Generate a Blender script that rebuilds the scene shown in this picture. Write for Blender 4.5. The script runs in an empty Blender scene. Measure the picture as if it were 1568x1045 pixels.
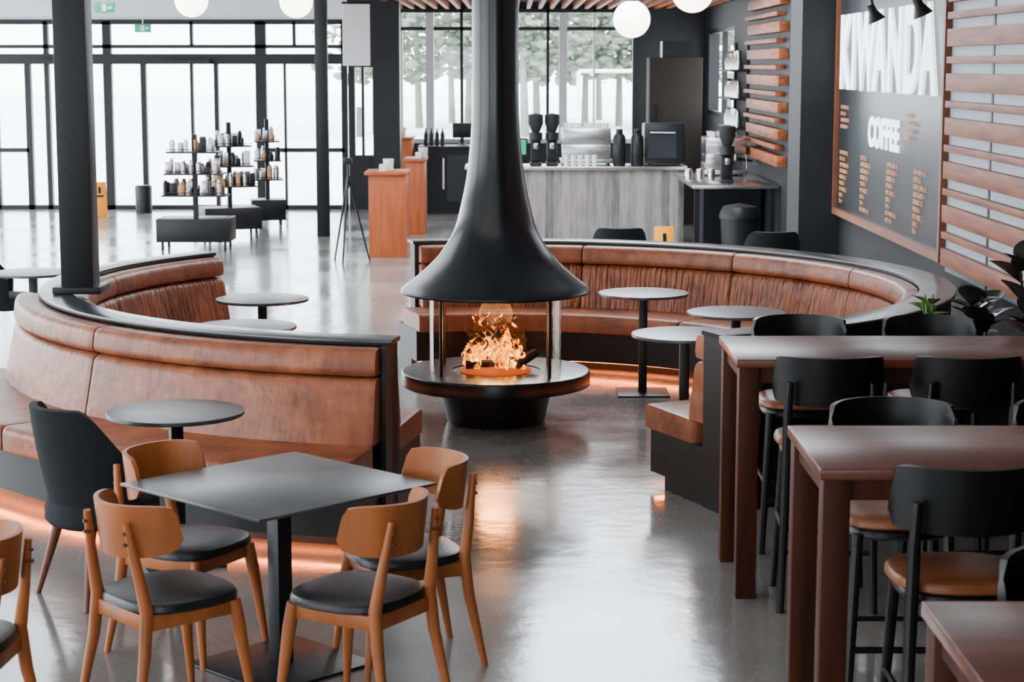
import bpy, bmesh, math, random
from mathutils import Vector, Matrix
random.seed(7)
sc = bpy.context.scene
COL = sc.collection
R = math.radians

# ------------------------------------------------------------------ materials
def newmat(name):
    m = bpy.data.materials.new(name); m.use_nodes = True
    nt = m.node_tree
    return m, nt, nt.nodes['Principled BSDF']

def mat(name, col, rough=0.5, metal=0.0, var=0.0, scale=6.0, bump=0.0, bscale=60.0, stretch=(1,1,1), col2=None, coat=0.0, rvar=0.0, emit=None, es=0.0, spec=None):
    m, nt, b = newmat(name)
    b.inputs['Base Color'].default_value = (*col, 1)
    b.inputs['Roughness'].default_value = rough
    b.inputs['Metallic'].default_value = metal
    if coat: b.inputs['Coat Weight'].default_value = coat; b.inputs['Coat Roughness'].default_value = 0.15
    if spec is not None: b.inputs['Specular IOR Level'].default_value = spec
    if emit: b.inputs['Emission Color'].default_value = (*emit, 1); b.inputs['Emission Strength'].default_value = es
    tc = nt.nodes.new('ShaderNodeTexCoord'); mp = nt.nodes.new('ShaderNodeMapping')
    mp.inputs['Scale'].default_value = stretch
    nt.links.new(tc.outputs['Object'], mp.inputs['Vector'])
    n = nt.nodes.new('ShaderNodeTexNoise'); n.inputs['Scale'].default_value = scale; n.inputs['Detail'].default_value = 6
    nt.links.new(mp.outputs['Vector'], n.inputs['Vector'])
    c2 = col2 if col2 else tuple(max(0, c*(1-var)) for c in col)
    cr = nt.nodes.new('ShaderNodeValToRGB')
    cr.color_ramp.elements[0].position = 0.3; cr.color_ramp.elements[0].color = (*c2, 1)
    cr.color_ramp.elements[1].position = 0.7; cr.color_ramp.elements[1].color = (*col, 1)
    nt.links.new(n.outputs['Fac'], cr.inputs['Fac']); nt.links.new(cr.outputs['Color'], b.inputs['Base Color'])
    if rvar:
        mr = nt.nodes.new('ShaderNodeMapRange'); mr.inputs['To Min'].default_value = rough-rvar; mr.inputs['To Max'].default_value = rough+rvar
        nt.links.new(n.outputs['Fac'], mr.inputs['Value']); nt.links.new(mr.outputs['Result'], b.inputs['Roughness'])
    if bump:
        n2 = nt.nodes.new('ShaderNodeTexNoise'); n2.inputs['Scale'].default_value = bscale; n2.inputs['Detail'].default_value = 4
        nt.links.new(mp.outputs['Vector'], n2.inputs['Vector'])
        bp = nt.nodes.new('ShaderNodeBump'); bp.inputs['Strength'].default_value = bump; bp.inputs['Distance'].default_value = 0.01
        nt.links.new(n2.outputs['Fac'], bp.inputs['Height']); nt.links.new(bp.outputs['Normal'], b.inputs['Normal'])
    return m

def leather_mat(name, col, col2, pleat=0.0):
    m, nt, b = newmat(name)
    b.inputs['Roughness'].default_value = 0.42
    b.inputs['Specular IOR Level'].default_value = 0.36
    tc = nt.nodes.new('ShaderNodeTexCoord')
    n = nt.nodes.new('ShaderNodeTexNoise'); n.inputs['Scale'].default_value = 4; n.inputs['Detail'].default_value = 9; n.inputs['Roughness'].default_value = 0.7
    nt.links.new(tc.outputs['Object'], n.inputs['Vector'])
    cr = nt.nodes.new('ShaderNodeValToRGB')
    cr.color_ramp.elements[0].position = 0.38; cr.color_ramp.elements[0].color = (*col2, 1)
    cr.color_ramp.elements[1].position = 0.62; cr.color_ramp.elements[1].color = (*col, 1)
    nt.links.new(n.outputs['Fac'], cr.inputs['Fac']); nt.links.new(cr.outputs['Color'], b.inputs['Base Color'])
    sx = nt.nodes.new('ShaderNodeSeparateXYZ'); nt.links.new(tc.outputs['Object'], sx.inputs['Vector'])
    at = nt.nodes.new('ShaderNodeMath'); at.operation = 'ARCTAN2'
    nt.links.new(sx.outputs['Y'], at.inputs[0]); nt.links.new(sx.outputs['X'], at.inputs[1])
    mu = nt.nodes.new('ShaderNodeMath'); mu.operation = 'MULTIPLY'; mu.inputs[1].default_value = 70
    nt.links.new(at.outputs[0], mu.inputs[0])
    mz = nt.nodes.new('ShaderNodeMath'); mz.operation = 'MULTIPLY'; mz.inputs[1].default_value = 3
    nt.links.new(sx.outputs['Z'], mz.inputs[0])
    cx = nt.nodes.new('ShaderNodeCombineXYZ'); nt.links.new(mu.outputs[0], cx.inputs['X']); nt.links.new(mz.outputs[0], cx.inputs['Y'])
    pn = nt.nodes.new('ShaderNodeTexNoise'); pn.inputs['Scale'].default_value = 1.0; pn.inputs['Detail'].default_value = 2
    nt.links.new(cx.outputs['Vector'], pn.inputs['Vector'])
    b1 = nt.nodes.new('ShaderNodeBump'); b1.inputs['Strength'].default_value = pleat; b1.inputs['Distance'].default_value = 0.05
    nt.links.new(pn.outputs['Fac'], b1.inputs['Height'])
    fn = nt.nodes.new('ShaderNodeTexNoise'); fn.inputs['Scale'].default_value = 9; fn.inputs['Detail'].default_value = 7
    nt.links.new(tc.outputs['Object'], fn.inputs['Vector'])
    b2 = nt.nodes.new('ShaderNodeBump'); b2.inputs['Strength'].default_value = 0.5; b2.inputs['Distance'].default_value = 0.018
    nt.links.new(fn.outputs['Fac'], b2.inputs['Height']); nt.links.new(b1.outputs['Normal'], b2.inputs['Normal'])
    nt.links.new(b2.outputs['Normal'], b.inputs['Normal'])
    return m

M = {}
M['black'] = mat('black_steel', (0.007,0.008,0.010), 0.42, var=0.3, bump=0.05, spec=0.28)
M['hood'] = mat('black_enamel', (0.003,0.006,0.008), 0.25, var=0.15, bump=0.02, bscale=200, spec=0.42)
M['blackwood'] = mat('black_stained_wood', (0.005,0.005,0.005), 0.36, var=0.4, stretch=(1,1,8), bump=0.1, spec=0.28)
M['plinth'] = mat('plinth_laminate', (0.008,0.008,0.009), 0.45, var=0.3, spec=0.28)
M['ledge'] = mat('ledge_laminate', (0.02,0.024,0.03), 0.25, var=0.2, rvar=0.05)
LC=(0.32,0.098,0.038); LD=(0.150,0.040,0.016)
M['leather'] = leather_mat('tan_leather', LC, LD, 0.08)
M['pleat'] = leather_mat('tan_leather_gathered', LC, LD, 1.0)
M['seatblk'] = mat('black_leather', (0.010,0.013,0.016), 0.36, var=0.3, bump=0.15, bscale=90, spec=0.33)
M['fabric'] = mat('charcoal_fabric', (0.012,0.015,0.019), 0.8, var=0.4, scale=40, bump=0.4, bscale=300, spec=0.2)
M['oak'] = mat('warm_oak', (0.42,0.130,0.034), 0.4, col2=(0.25,0.068,0.017), scale=9, stretch=(1,1,0.12), bump=0.06, spec=0.35)
M['walnut'] = mat('dark_walnut', (0.130,0.036,0.018), 0.30, col2=(0.042,0.012,0.008), scale=10, stretch=(0.08,1,1), bump=0.06, spec=0.17)
M['walnutleg'] = mat('dark_walnut_leg', (0.062,0.018,0.009), 0.5, col2=(0.026,0.009,0.006), scale=14, stretch=(1,1,0.08), bump=0.06, spec=0.08)
M['chairleg'] = mat('walnut_chair_leg', (0.16,0.055,0.025), 0.45, col2=(0.09,0.03,0.015), scale=14, stretch=(1,1,0.08), spec=0.25)
M['stoolseat'] = mat('stool_leather', (0.28,0.085,0.030), 0.36, col2=(0.13,0.038,0.015), scale=6, bump=0.1, spec=0.35)
M['tabletop'] = mat('grey_laminate', (0.055,0.060,0.066), 0.32, var=0.3, scale=5, rvar=0.06)
M['slat'] = mat('cedar_slat', (0.34,0.092,0.031), 0.5, col2=(0.10,0.028,0.012), scale=4, stretch=(4,0.5,6), bump=0.1, spec=0.25)
M['slatceil'] = mat('cedar_batten', (0.40,0.125,0.042), 0.55, col2=(0.24,0.07,0.024), scale=4, stretch=(4,0.5,6), spec=0.1)
M['cab'] = mat('cedar_cabinet', (0.40,0.095,0.026), 0.45, col2=(0.26,0.055,0.016), scale=6, stretch=(3,3,0.3), spec=0.3)
M['charcoal'] = mat('charcoal_wall_paint', (0.014,0.015,0.017), 0.6, var=0.15, spec=0.25)
M['fridge'] = mat('bronze_grey_steel', (0.028,0.024,0.022), 0.75, var=0.15, spec=0.1)
M['slatback'] = mat('pale_wall_board', (0.33,0.39,0.44), 0.5, var=0.1)
M['white'] = mat('white_paint', (0.75,0.76,0.78), 0.5, var=0.04)
M['ceil'] = mat('ceiling_paint', (0.6,0.61,0.63), 0.7, var=0.05)
M['mull'] = mat('glare_pale_frame', (0.4,0.41,0.42), 0.5, var=0.05)  # bar window glare put into the frame colour; the beige posts share it
M['steel'] = mat('brushed_steel', (0.55,0.55,0.55), 0.25, metal=1.0)
M['orange'] = mat('safety_yellow', (0.9,0.30,0.003), 0.45)
M['green'] = mat('exit_green', (0.0,0.28,0.12), 0.4, emit=(0.0,0.5,0.22), es=0.35)
M['leaf'] = mat('leaf_dark', (0.012,0.022,0.014), 0.35, col2=(0.022,0.012,0.010), spec=0.3)
M['leafg'] = mat('leaf_green', (0.10,0.24,0.035), 0.4, var=0.4)
M['soil'] = mat('soil', (0.03,0.02,0.015), 0.9)
M['copper'] = mat('copper_brown_frame', (0.22,0.07,0.03), 0.5, var=0.3)
M['board'] = mat('menu_black', (0.016,0.020,0.026), 0.3, var=0.2, spec=0.4)
M['letters'] = mat('letter_white', (0.85,0.9,0.93), 0.5, emit=(0.85,0.94,1), es=2.2)
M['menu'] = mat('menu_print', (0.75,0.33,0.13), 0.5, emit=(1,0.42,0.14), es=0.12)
M['kraft'] = mat('kraft_paper', (0.42,0.24,0.12), 0.7)
M['ceramic'] = mat('white_ceramic', (0.7,0.7,0.68), 0.3)
M['tree'] = mat('tree_foliage', (0.23,0.27,0.21), 0.95, col2=(0.11,0.135,0.10), scale=0.4, spec=0.0)
M['outground'] = mat('pale_paving', (0.76,0.77,0.78), 0.8, var=0.06, scale=0.3)
M['globe'] = mat('opal_glass', (0.9,0.9,0.88), 0.3, emit=(1,0.93,0.84), es=8)
M['led'] = mat('led_strip', (1,0.4,0.2), 0.5, emit=(1,0.21,0.04), es=75)
M['dish'] = mat('charred_log', (0.02,0.015,0.012), 0.9, bump=0.8, bscale=20)
M['ember'] = mat('ember_bed', (0.03,0.012,0.008), 0.9, emit=(1,0.14,0.01), es=0.8, bump=0.6, bscale=30)

def floor_mat():
    m, nt, b = newmat('polished_concrete')
    tc = nt.nodes.new('ShaderNodeTexCoord')
    n = nt.nodes.new('ShaderNodeTexNoise'); n.inputs['Scale'].default_value = 0.9; n.inputs['Detail'].default_value = 9; n.inputs['Roughness'].default_value = 0.6
    nt.links.new(tc.outputs['Object'], n.inputs['Vector'])
    cr = nt.nodes.new('ShaderNodeValToRGB')
    cr.color_ramp.elements[0].position = 0.3; cr.color_ramp.elements[0].color = (0.140,0.137,0.134,1)
    cr.color_ramp.elements[1].position = 0.7; cr.color_ramp.elements[1].color = (0.235,0.230,0.222,1)
    nt.links.new(n.outputs['Fac'], cr.inputs['Fac'])
    v = nt.nodes.new('ShaderNodeTexVoronoi'); v.inputs['Scale'].default_value = 65
    nt.links.new(tc.outputs['Object'], v.inputs['Vector'])
    vr = nt.nodes.new('ShaderNodeValToRGB')
    vr.color_ramp.elements[0].position = 0.15; vr.color_ramp.elements[0].color = (1,1,1,1)
    vr.color_ramp.elements[1].position = 0.34; vr.color_ramp.elements[1].color = (0,0,0,1)
    nt.links.new(v.outputs['Distance'], vr.inputs['Fac'])
    wn = nt.nodes.new('ShaderNodeTexWhiteNoise'); nt.links.new(v.outputs['Position'], wn.inputs['Vector'])
    spk = nt.nodes.new('ShaderNodeValToRGB'); spk.color_ramp.elements[0].color=(0.04,0.04,0.04,1); spk.color_ramp.elements[1].color=(0.50,0.47,0.42,1)
    nt.links.new(wn.outputs['Value'], spk.inputs['Fac'])
    sp = nt.nodes.new('ShaderNodeMath'); sp.operation = 'MULTIPLY'; sp.inputs[1].default_value = 0.6
    nt.links.new(vr.outputs['Color'], sp.inputs[0])
    mx = nt.nodes.new('ShaderNodeMix'); mx.data_type = 'RGBA'
    nt.links.new(sp.outputs[0], mx.inputs[0]); nt.links.new(cr.outputs['Color'], mx.inputs[6]); nt.links.new(spk.outputs['Color'], mx.inputs[7])
    nt.links.new(mx.outputs[2], b.inputs['Base Color'])
    mr = nt.nodes.new('ShaderNodeMapRange'); mr.inputs['From Min'].default_value=0.3; mr.inputs['From Max'].default_value=0.7; mr.inputs['To Min'].default_value = 0.09; mr.inputs['To Max'].default_value = 0.23
    nt.links.new(n.outputs['Fac'], mr.inputs['Value']); nt.links.new(mr.outputs['Result'], b.inputs['Roughness'])
    n2 = nt.nodes.new('ShaderNodeTexNoise'); n2.inputs['Scale'].default_value = 5; n2.inputs['Detail'].default_value = 4
    nt.links.new(tc.outputs['Object'], n2.inputs['Vector'])
    bp = nt.nodes.new('ShaderNodeBump'); bp.inputs['Strength'].default_value = 0.12; bp.inputs['Distance'].default_value = 0.02
    nt.links.new(n2.outputs['Fac'], bp.inputs['Height']); nt.links.new(bp.outputs['Normal'], b.inputs['Normal'])
    b.inputs['Specular IOR Level'].default_value = 0.95
    return m
M['floor'] = floor_mat()

def glass_mat(name, tint=(1,1,1), gl=0.08, k=0.45):
    m = bpy.data.materials.new(name); m.use_nodes = True; nt = m.node_tree; nt.nodes.clear()
    o = nt.nodes.new('ShaderNodeOutputMaterial'); t = nt.nodes.new('ShaderNodeBsdfTransparent'); g = nt.nodes.new('ShaderNodeBsdfGlossy')
    t.inputs['Color'].default_value = (*tint, 1); g.inputs['Roughness'].default_value = 0.02
    lw = nt.nodes.new('ShaderNodeLayerWeight'); lw.inputs['Blend'].default_value = 0.25
    mu = nt.nodes.new('ShaderNodeMath'); mu.operation = 'MULTIPLY_ADD'; mu.inputs[1].default_value = k; mu.inputs[2].default_value = gl
    nt.links.new(lw.outputs['Facing'], mu.inputs[0])
    mx = nt.nodes.new('ShaderNodeMixShader'); nt.links.new(mu.outputs[0], mx.inputs['Fac'])
    nt.links.new(t.outputs[0], mx.inputs[1]); nt.links.new(g.outputs[0], mx.inputs[2]); nt.links.new(mx.outputs[0], o.inputs['Surface'])
    return m
M['glass'] = glass_mat('clear_glass', (0.97,0.985,0.99), 0.02, 0.3)
M['fireglass'] = glass_mat('fire_glass', (0.93,0.86,0.81), 0.008, 0.6)

def flame_mat():
    m = bpy.data.materials.new('flame'); m.use_nodes = True; nt = m.node_tree; nt.nodes.clear()
    o = nt.nodes.new('ShaderNodeOutputMaterial'); t = nt.nodes.new('ShaderNodeBsdfTransparent'); e = nt.nodes.new('ShaderNodeEmission')
    tc = nt.nodes.new('ShaderNodeTexCoord'); mp = nt.nodes.new('ShaderNodeMapping'); mp.inputs['Scale'].default_value = (1.5,1.5,0.85)
    nt.links.new(tc.outputs['Object'], mp.inputs['Vector'])
    n = nt.nodes.new('ShaderNodeTexNoise'); n.inputs['Scale'].default_value = 14; n.inputs['Detail'].default_value = 4; n.inputs['Distortion'].default_value = 1.8
    nt.links.new(mp.outputs['Vector'], n.inputs['Vector'])
    sx = nt.nodes.new('ShaderNodeSeparateXYZ'); nt.links.new(tc.outputs['Object'], sx.inputs['Vector'])
    hz = nt.nodes.new('ShaderNodeMapRange'); hz.inputs['From Min'].default_value=0.38; hz.inputs['From Max'].default_value=0.75; hz.inputs['To Min'].default_value=0.04; hz.inputs['To Max'].default_value=-0.04
    nt.links.new(sx.outputs['Z'], hz.inputs['Value'])
    ad = nt.nodes.new('ShaderNodeMath'); ad.operation='ADD'; nt.links.new(n.outputs['Fac'], ad.inputs[0]); nt.links.new(hz.outputs['Result'], ad.inputs[1])
    cr = nt.nodes.new('ShaderNodeValToRGB'); r = cr.color_ramp
    r.elements[0].position = 0.47; r.elements[0].color = (0.9,0.10,0.0,1)
    r.elements[1].position = 0.68; r.elements[1].color = (1,0.54,0.05,1)
    x = r.elements.new(0.56); x.color = (1,0.24,0.0,1)
    nt.links.new(ad.outputs[0], cr.inputs['Fac']); nt.links.new(cr.outputs['Color'], e.inputs['Color'])
    st = nt.nodes.new('ShaderNodeMapRange'); st.inputs['From Min'].default_value = 0.48; st.inputs['From Max'].default_value = 0.68
    st.inputs['To Min'].default_value = 0.8; st.inputs['To Max'].default_value = 8
    nt.links.new(ad.outputs[0], st.inputs['Value']); nt.links.new(st.outputs['Result'], e.inputs['Strength'])
    al = nt.nodes.new('ShaderNodeMapRange'); al.inputs['From Min'].default_value = 0.46; al.inputs['From Max'].default_value = 0.55
    nt.links.new(ad.outputs[0], al.inputs['Value'])
    mx = nt.nodes.new('ShaderNodeMixShader'); nt.links.new(al.outputs['Result'], mx.inputs['Fac'])
    nt.links.new(t.outputs[0], mx.inputs[1]); nt.links.new(e.outputs[0], mx.inputs[2]); nt.links.new(mx.outputs[0], o.inputs['Surface'])
    return m
M['flame'] = flame_mat()

def plank_mat():
    m, nt, b = newmat('weathered_grey_planks')
    tc = nt.nodes.new('ShaderNodeTexCoord'); sx = nt.nodes.new('ShaderNodeSeparateXYZ'); nt.links.new(tc.outputs['Object'], sx.inputs['Vector'])
    mu = nt.nodes.new('ShaderNodeMath'); mu.operation = 'MULTIPLY'; mu.inputs[1].default_value = 9
    nt.links.new(sx.outputs['X'], mu.inputs[0])
    fl = nt.nodes.new('ShaderNodeMath'); fl.operation = 'FLOOR'; nt.links.new(mu.outputs[0], fl.inputs[0])
    w = nt.nodes.new('ShaderNodeTexWhiteNoise'); w.noise_dimensions = '1D'; nt.links.new(fl.outputs[0], w.inputs['W'])
    mp = nt.nodes.new('ShaderNodeMapping'); mp.inputs['Scale'].default_value = (8,8,1); nt.links.new(tc.outputs['Object'], mp.inputs['Vector'])
    n = nt.nodes.new('ShaderNodeTexNoise'); n.inputs['Scale'].default_value = 3; n.inputs['Detail'].default_value = 6; nt.links.new(mp.outputs['Vector'], n.inputs['Vector'])
    ad = nt.nodes.new('ShaderNodeMath'); ad.operation = 'MULTIPLY_ADD'; ad.inputs[1].default_value = 0.5
    nt.links.new(w.outputs['Value'], ad.inputs[0]); nt.links.new(n.outputs['Fac'], ad.inputs[2])
    cr = nt.nodes.new('ShaderNodeValToRGB')
    cr.color_ramp.elements[0].position = 0.35; cr.color_ramp.elements[0].color = (0.085,0.078,0.072,1)
    cr.color_ramp.elements[1].position = 1.0; cr.color_ramp.elements[1].color = (0.28,0.26,0.24,1)
    nt.links.new(ad.outputs[0], cr.inputs['Fac']); nt.links.new(cr.outputs['Color'], b.inputs['Base Color'])
    b.inputs['Roughness'].default_value = 0.6
    return m
M['planks'] = plank_mat()

# ------------------------------------------------------------------ mesh makers (vertex/face lists)
def merge(*gs):
    V=[];F=[]
    for v,f in gs:
        o=len(V); V+=v; F+=[tuple(i+o for i in q) for q in f]
    return (V,F)
def xf(g, mtx): return ([mtx @ v for v in g[0]], g[1])
def mv(g, x=0,y=0,z=0): return xf(g, Matrix.Translation((x,y,z)))

def box(x0,x1,y0,y1,z0,z1,bev=0.0):
    bm=bmesh.new(); bmesh.ops.create_cube(bm,size=1)
    for v in bm.verts:
        v.co=Vector(((x0+x1)/2+v.co.x*(x1-x0),(y0+y1)/2+v.co.y*(y1-y0),(z0+z1)/2+v.co.z*(z1-z0)))
    if bev>0: bmesh.ops.bevel(bm,geom=list(bm.edges),offset=bev,segments=2,affect='EDGES',profile=0.5)
    bm.verts.index_update()
    g=([v.co.copy() for v in bm.verts],[tuple(v.index for v in f.verts) for f in bm.faces]); bm.free(); return g
def tube(pts, rad, seg=10, flat=1.0):
    pts=[Vector(p) for p in pts]; V=[];F=[]; n=len(pts)
    if not isinstance(rad,(list,tuple)): rad=[rad]*n
    prev=None
    for i,p in enumerate(pts):
        d=(pts[min(i+1,n-1)]-pts[max(i-1,0)]).normalized()
        if prev is None:
            a=Vector((1,0,0)) if abs(d.x)<0.9 else Vector((0,1,0))
        else: a=prev
        u=(a-d*a.dot(d)).normalized(); w=d.cross(u); prev=u
        for k in range(seg):
            t=2*math.pi*k/seg
            V.append(p+(u*math.cos(t)+w*math.sin(t)*flat)*rad[i])
    for i in range(n-1):
        for k in range(seg):
            k2=(k+1)%seg
            F.append((i*seg+k,i*seg+k2,(i+1)*seg+k2,(i+1)*seg+k))
    F.append(tuple(range(seg))[::-1]); F.append(tuple((n-1)*seg+k for k in range(seg)))
    return (V,F)
def lathe(prof, seg=48, closed=False):
    V=[];F=[];n=len(prof)
    for r,z in prof:
        for k in range(seg):
            t=2*math.pi*k/seg; V.append(Vector((r*math.cos(t),r*math.sin(t),z)))
    m=n if closed else n-1
    for i in range(m):
        j=(i+1)%n
        for k in range(seg):
            k2=(k+1)%seg; F.append((i*seg+k,i*seg+k2,j*seg+k2,j*seg+k))
    if not closed:
        if prof[0][0]>1e-5: F.append(tuple(range(seg))[::-1])
        if prof[-1][0]>1e-5: F.append(tuple((n-1)*seg+k for k in range(seg)))
    return (V,F)
def round_poly(P, r, n=4):
    out=[];N=len(P)
    for i in range(N):
        p=Vector(P[i]);a=Vector(P[i-1]);b=Vector(P[(i+1)%N])
        ra = r[i] if isinstance(r,(list,tuple)) else r
        if ra<=0: out.append(tuple(p)); continue
        da=(a-p);db=(b-p); q=min(ra,da.length*0.45,db.length*0.45)
        s=p+da.normalized()*q; e=p+db.normalized()*q
        for k in range(n+1):
            t=k/n; out.append(tuple(s*(1-t)**2+p*2*t*(1-t)+e*t*t))
    return out
def arc(prof, a0, a1, puff=0.0, step=2.0):
    N=len(prof); c=Vector((sum(p[0] for p in prof)/N,sum(p[1] for p in prof)/N))
    def shr(s):
        return [ (c.x+(p[0]-c.x)*(1-s), c.y+(p[1]-c.y)*(1-s)) for p in prof]
    A=[]
    if puff>0:
        A+= [(a0,shr(puff)),(a0+0.25,shr(puff*0.35)),(a0+0.7,prof)]
        k=max(2,int((a1-a0)/step))
        for i in range(1,k): A.append((a0+0.7+(a1-a0-1.4)*i/k,prof))
        A+=[(a1-0.7,prof),(a1-0.25,shr(puff*0.35)),(a1,shr(puff))]
    else:
        k=max(2,int((a1-a0)/step))
        for i in range(k+1): A.append((a0+(a1-a0)*i/k,prof))
    V=[];F=[]
    for a,pr in A:
        ca,sa=math.cos(R(a)),math.sin(R(a))
        for r,z in pr: V.append(Vector((r*ca,r*sa,z)))
    for i in range(len(A)-1):
        for k in range(N):
            k2=(k+1)%N; F.append((i*N+k,i*N+k2,(i+1)*N+k2,(i+1)*N+k))
    F.append(tuple(range(N))[::-1]); F.append(tuple((len(A)-1)*N+k for k in range(N)))
    return (V,F)
def shell(f, nu, nv, th):
    P=[[Vector(f(i/nu,j/nv)) for j in range(nv+1)] for i in range(nu+1)]
    V=[];F=[]
    W=nv+1
    nrm=[]
    for i in range(nu+1):
        for j in range(nv+1):
            du=P[min(i+1,nu)][j]-P[max(i-1,0)][j]; dv=P[i][min(j+1,nv)]-P[i][max(j-1,0)]
            n=du.cross(dv); n = n.normalized() if n.length>1e-9 else Vector((0,0,1))
            nrm.append(n); V.append(P[i][j]+n*th/2)
    for i in range(nu+1):
        for j in range(nv+1): V.append(P[i][j]-nrm[i*W+j]*th/2)
    o=(nu+1)*W
    for i in range(nu):
        for j in range(nv):
            a,b,c,d=i*W+j,(i+1)*W+j,(i+1)*W+j+1,i*W+j+1
            F.append((a,b,c,d)); F.append((a+o,d+o,c+o,b+o))
    for i in range(nu):
        for j in (0,nv):
            a,b=i*W+j,(i+1)*W+j; F.append((a,b,b+o,a+o))
    for j in range(nv):
        for i in (0,nu):
            a,b=i*W+j,i*W+j+1; F.append((a,b,b+o,a+o))
    return (V,F)
def pad(rx, ry, z0, z1, dome=0.01, ex=3.0, seg=40, taper=0.0, edge=0.02):
    V=[];F=[]
    rows=[(0.93,z0),(1.0,z0+edge*0.5),(1.0,z1-edge),(0.97,z1-edge*0.3),(0.9,z1),(0.6,z1+dome*0.7),(0.25,z1+dome)]
    for s,z in rows:
        for k in range(seg):
            t=2*math.pi*k/seg; c,sn=math.cos(t),math.sin(t)
            x=rx*s*math.copysign(abs(c)**(2/ex),c); y=ry*s*math.copysign(abs(sn)**(2/ex),sn)
            x*=1+taper*(y/ry)
            V.append(Vector((x,y,z)))
    for i in range(len(rows)-1):
        for k in range(seg):
            k2=(k+1)%seg; F.append((i*seg+k,i*seg+k2,(i+1)*seg+k2,(i+1)*seg+k))
    F.append(tuple(range(seg))[::-1]); F.append(tuple((len(rows)-1)*seg+k for k in range(seg)))
    return (V,F)
def ico(r, sub=2, jit=0.0):
    bm=bmesh.new(); bmesh.ops.create_icosphere(bm,subdivisions=sub,radius=r)
    for v in bm.verts: v.co*=1+random.uniform(-jit,jit)
    bm.verts.index_update()
    g=([v.co.copy() for v in bm.verts],[tuple(v.index for v in f.verts) for f in bm.faces]); bm.free(); return g

def to_mesh(g, name, m, ang=35):
    me=bpy.data.meshes.new(name); me.from_pydata([tuple(v) for v in g[0]],[],g[1])
    bm=bmesh.new(); bm.from_mesh(me); bmesh.ops.recalc_face_normals(bm,faces=bm.faces); bm.to_mesh(me); bm.free()
    me.materials.append(M[m]); me.shade_smooth()
    try: me.set_sharp_from_angle(angle=R(ang))
    except Exception: pass
    return me
def place(name, parts, loc=(0,0,0), rot=0.0):
    e=bpy.data.objects.new(name,None); e.empty_display_size=0.1; COL.objects.link(e)
    e.location=loc; e.rotation_euler=(0,0,rot)
    for pn,me in parts:
        o=bpy.data.objects.new(pn,me); COL.objects.link(o); o.parent=e
    return e
def single(name, g, m, loc=(0,0,0), rot=0.0, ang=35):
    o=bpy.data.objects.new(name,to_mesh(g,name,m,ang)); COL.objects.link(o); o.location=loc; o.rotation_euler=(0,0,rot); return o
def kind(*ps): return [(pn,to_mesh(g,pn,m)) for pn,g,m in ps]

# ------------------------------------------------------------------ camera
cam=bpy.data.cameras.new('camera'); cam.sensor_width=36; cam.lens=67.3; cam.clip_end=500
co=bpy.data.objects.new('camera',cam); COL.objects.link(co); co.location=(0,0,2.4); co.rotation_euler=(R(90-8.235),0,0)
cam.dof.use_dof=True; cam.dof.focus_distance=11.5; cam.dof.aperture_fstop=6.5
sc.camera=co

# ------------------------------------------------------------------ room shell
XR=3.2; XL=-10.0; YF=32.0; YB=-3.0; ZC=4.2
single('floor', box(XL-0.2,XR+0.2,YB-0.2,YF+0.2,-0.1,0), 'floor')
single('ceiling', box(XL-0.2,XR+0.2,YB-0.2,YF+0.2,ZC,ZC+0.1), 'ceil')
single('exterior_ground', box(-120,120,-60,160,-0.3,-0.12), 'outground')
single('wall_right', merge(box(XR,XR+0.2,YB-0.2,27.9,0,ZC), box(XR,XR+0.2,31.7,YF+0.2,0,ZC), box(XR,XR+0.2,27.9,31.7,0,1.6), box(XR,XR+0.2,27.9,31.7,2.95,ZC)), 'charcoal')
place('window_6', kind(('frame', merge(box(XR+0.02,XR+0.1,27.9,27.97,1.6,2.95),box(XR+0.02,XR+0.1,31.63,31.7,1.6,2.95),box(XR+0.02,XR+0.1,29.6,29.67,1.6,2.95),box(XR+0.02,XR+0.1,27.97,31.63,1.6,1.66),box(XR+0.02,XR+0.1,27.97,31.63,2.89,2.95)),'black')))
single('wall_left', merge(box(XL-0.2,XL,YB-0.2,YF+0.2,0,0.4),box(XL-0.2,XL,YB-0.2,YF+0.2,3.3,ZC),*[box(XL-0.2,XL,y,y+0.3,0.4,3.3) for y in (-3.2,1,6,11,16,21,26,31.9)]), 'charcoal')
single('wall_back', merge(box(XL,XR,YB-0.2,YB,0,0.9),box(XL,XR,YB-0.2,YB,3.0,ZC),*[box(x,x+w,YB-0.2,YB,0.9,3.0) for x,w in ((-10,3),(-4,1.5),(0.5,2.7))]), 'charcoal')
T=0.01093
def X(px): return (px-784)*T
single('wall_far', merge(box(XL,X(535),YF,YF+0.2,3.13,ZC)), 'white')
single('wall_far_bar', merge(box(X(972),XR,YF,YF+0.2,0,ZC), box(X(612),X(972),YF,YF+0.2,0,1.15), box(X(535),X(972),YF,YF+0.2,3.3,ZC)), 'charcoal')
fr=[]
def V_(px,w,z0,z1,d=0.12): fr.append(box(X(px)-w/2,X(px)+w/2,YF-d/2,YF+d/2,z0,z1))
def H_(p0,p1,z0,z1,d=0.12): fr.append(box(X(p0),X(p1),YF-d/2,YF+d/2,z0,z1))
H_(-140,535,2.40,2.57,0.2); H_(-140,535,3.05,3.13); H_(-140,535,2.66,2.72); H_(-140,535,0,0.07)
for px,w,a,b in ((-100,0.1,0,3.1),(2,0.06,0,2.4),(51,0.1,0,2.4),(80,0.08,0,3.1),(172,0.14,0,3.1),(226,0.09,0,2.4),(299,0.05,0,2.4),(336,0.07,0,2.4),(404,0.18,0,3.1),(440,0.04,0,2.4),(492,0.06,0,2.4),(530,0.10,0,3.1)):
    V_(px,w,a,b)
for px in (145,300,455): V_(px,0.05,2.7,3.1)
H_(0,50,0.95,1.02); H_(412,530,0.95,1.02); H_(-100,0,0.95,1.02)
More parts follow.
